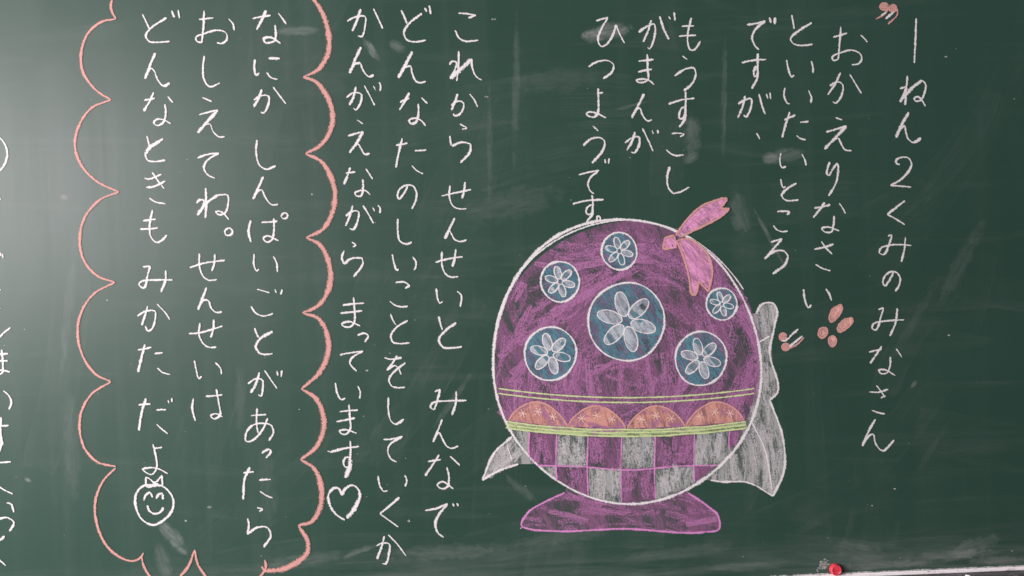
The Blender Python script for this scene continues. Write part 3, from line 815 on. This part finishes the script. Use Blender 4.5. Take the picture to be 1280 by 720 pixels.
for k in range(34):
    x, y = random.uniform(0, 1280), 720*random.random()**0.6
    a = random.choice((0.2, 0.35, -1.0, -0.9, 1.5))+random.uniform(-.2, .2); l = random.uniform(10, 60)
    ds.stroke([(x, y), (x+l*.5*math.cos(a), y+l*.5*math.sin(a)+random.uniform(-1, 1)), (x+l*math.cos(a), y+l*math.sin(a))], 0.8, SW[1], taper=.3, jit=.3, dome=0)
for k in range(130):                                             # crumbs and powder gathered along the bottom ledge
    x = random.uniform(960, 1280); yl = 719.2-0.041*(x-996)
    fl = random.uniform(0.3, 0.9)
    ds.stroke([(x, yl-fl), (x+random.uniform(4, 16), yl-fl-0.3)], random.uniform(.8, 2.2), SPECK, dome=0)
def fleck(x, y, r):
    n = 6; a0 = random.uniform(0, 6)
    st = random.uniform(1, 2.2)
    ds.area([(x+r*st*math.cos(a0+6.283*k/n)*random.uniform(.6, 1.2), y+r*math.sin(a0+6.283*k/n)*random.uniform(.6, 1.2)) for k in range(n)], SPECK)
for k in range(120):
    y = 720*(random.random()**0.55)
    fleck(random.uniform(0, 1280), y, random.choice((0.3, 0.35, 0.4, 0.5, 0.7)))
for x, y, r in ((1182, 71, 1.2), (1186, 419, 1.3), (617, 24, 1.6), (608, 121, 1.2), (390, 243, 1.2), (459, 463, 1.3), (1118, 611, 1.1), (1090, 632, 1.0), (651, 660, 1.3), (232, 651, 1.2), (511, 651, 1.6)):
    fleck(x, y, r)
for k in range(40):
    a = random.gauss(0, 3); fleck(1028+a+random.gauss(0, 1.5), 707-a*1.0+random.gauss(0, 3), random.uniform(0.6, 1.7))
ds.build('chalk_dust', board, None, 'stuff')

# ------------------------------------------------------------------ loose things: the magnet and a stub of chalk
def lathe(name, prof, m, org, axis_y=True, seg=40):
    bm = bmesh.new(); rings = []
    for r, h in prof:
        rings.append([bm.verts.new((r*math.cos(6.28318*k/seg), -h, r*math.sin(6.28318*k/seg))) for k in range(seg)])
    for a, b in zip(rings, rings[1:]):
        for k in range(seg): bm.faces.new((a[k], a[(k+1) % seg], b[(k+1) % seg], b[k]))
    bm.faces.new(rings[-1]); bm.faces.new(list(reversed(rings[0])))
    bmesh.ops.recalc_face_normals(bm, faces=bm.faces)
    for f in bm.faces: f.smooth = len(f.verts) == 4
    me = bpy.data.meshes.new(name); bm.to_mesh(me); bm.free(); me.materials.append(m)
    return put(name, me, None, org)
t = NT('red_plastic')
n = t.noise(t.pos(), 260, 4, 0.7)
t.link(t.mix(t.rng(n, 0.42, 0.75, 0, 0.5), (0.66, 0.022, 0.045, 1), (0.80, 0.32, 0.34, 1)), t.b.inputs['Base Color'])
t.b.inputs['Roughness'].default_value = 0.62
pm = P(1043.5, 711, 0)
mag = lathe('magnet', [(0.0108, 0.0006), (0.0110, 0.0022), (0.0106, 0.0050), (0.0102, 0.0085), (0.0094, 0.0098), (0.0080, 0.0102), (0.0072, 0.0096), (0.0045, 0.0094)], t.m, (pm.x, 0, pm.z))
mag['label'] = 'small round red button magnet stuck on the board just above the bottom ledge'
mag['category'] = 'magnet'
ck_m = NT('chalk_stick')
n = ck_m.noise(ck_m.pos(), 200, 4, 0.6)
ck_m.link(ck_m.mix(n, (0.70, 0.69, 0.67, 1), (0.85, 0.84, 0.82, 1)), ck_m.b.inputs['Base Color']); ck_m.b.inputs['Roughness'].default_value = 0.95
stub = lathe('chalk_stub', [(0.0020, -0.0072), (0.0034, -0.0066), (0.0041, -0.0050), (0.0043, 0.0), (0.0041, 0.0050), (0.0030, 0.0064), (0.0014, 0.0068)], ck_m.m, (0, 0, 0), seg=20)
ps = P(1199.5, 717)
stub.location = (ps.x, -0.030, ZB-0.0070+0.0027)
stub.scale = (0.62, 0.62, 0.62)
stub.rotation_euler = (0, 0, math.radians(62))
stub['label'] = 'tiny white stub of chalk lying on the dusty tray'
stub['category'] = 'chalk'
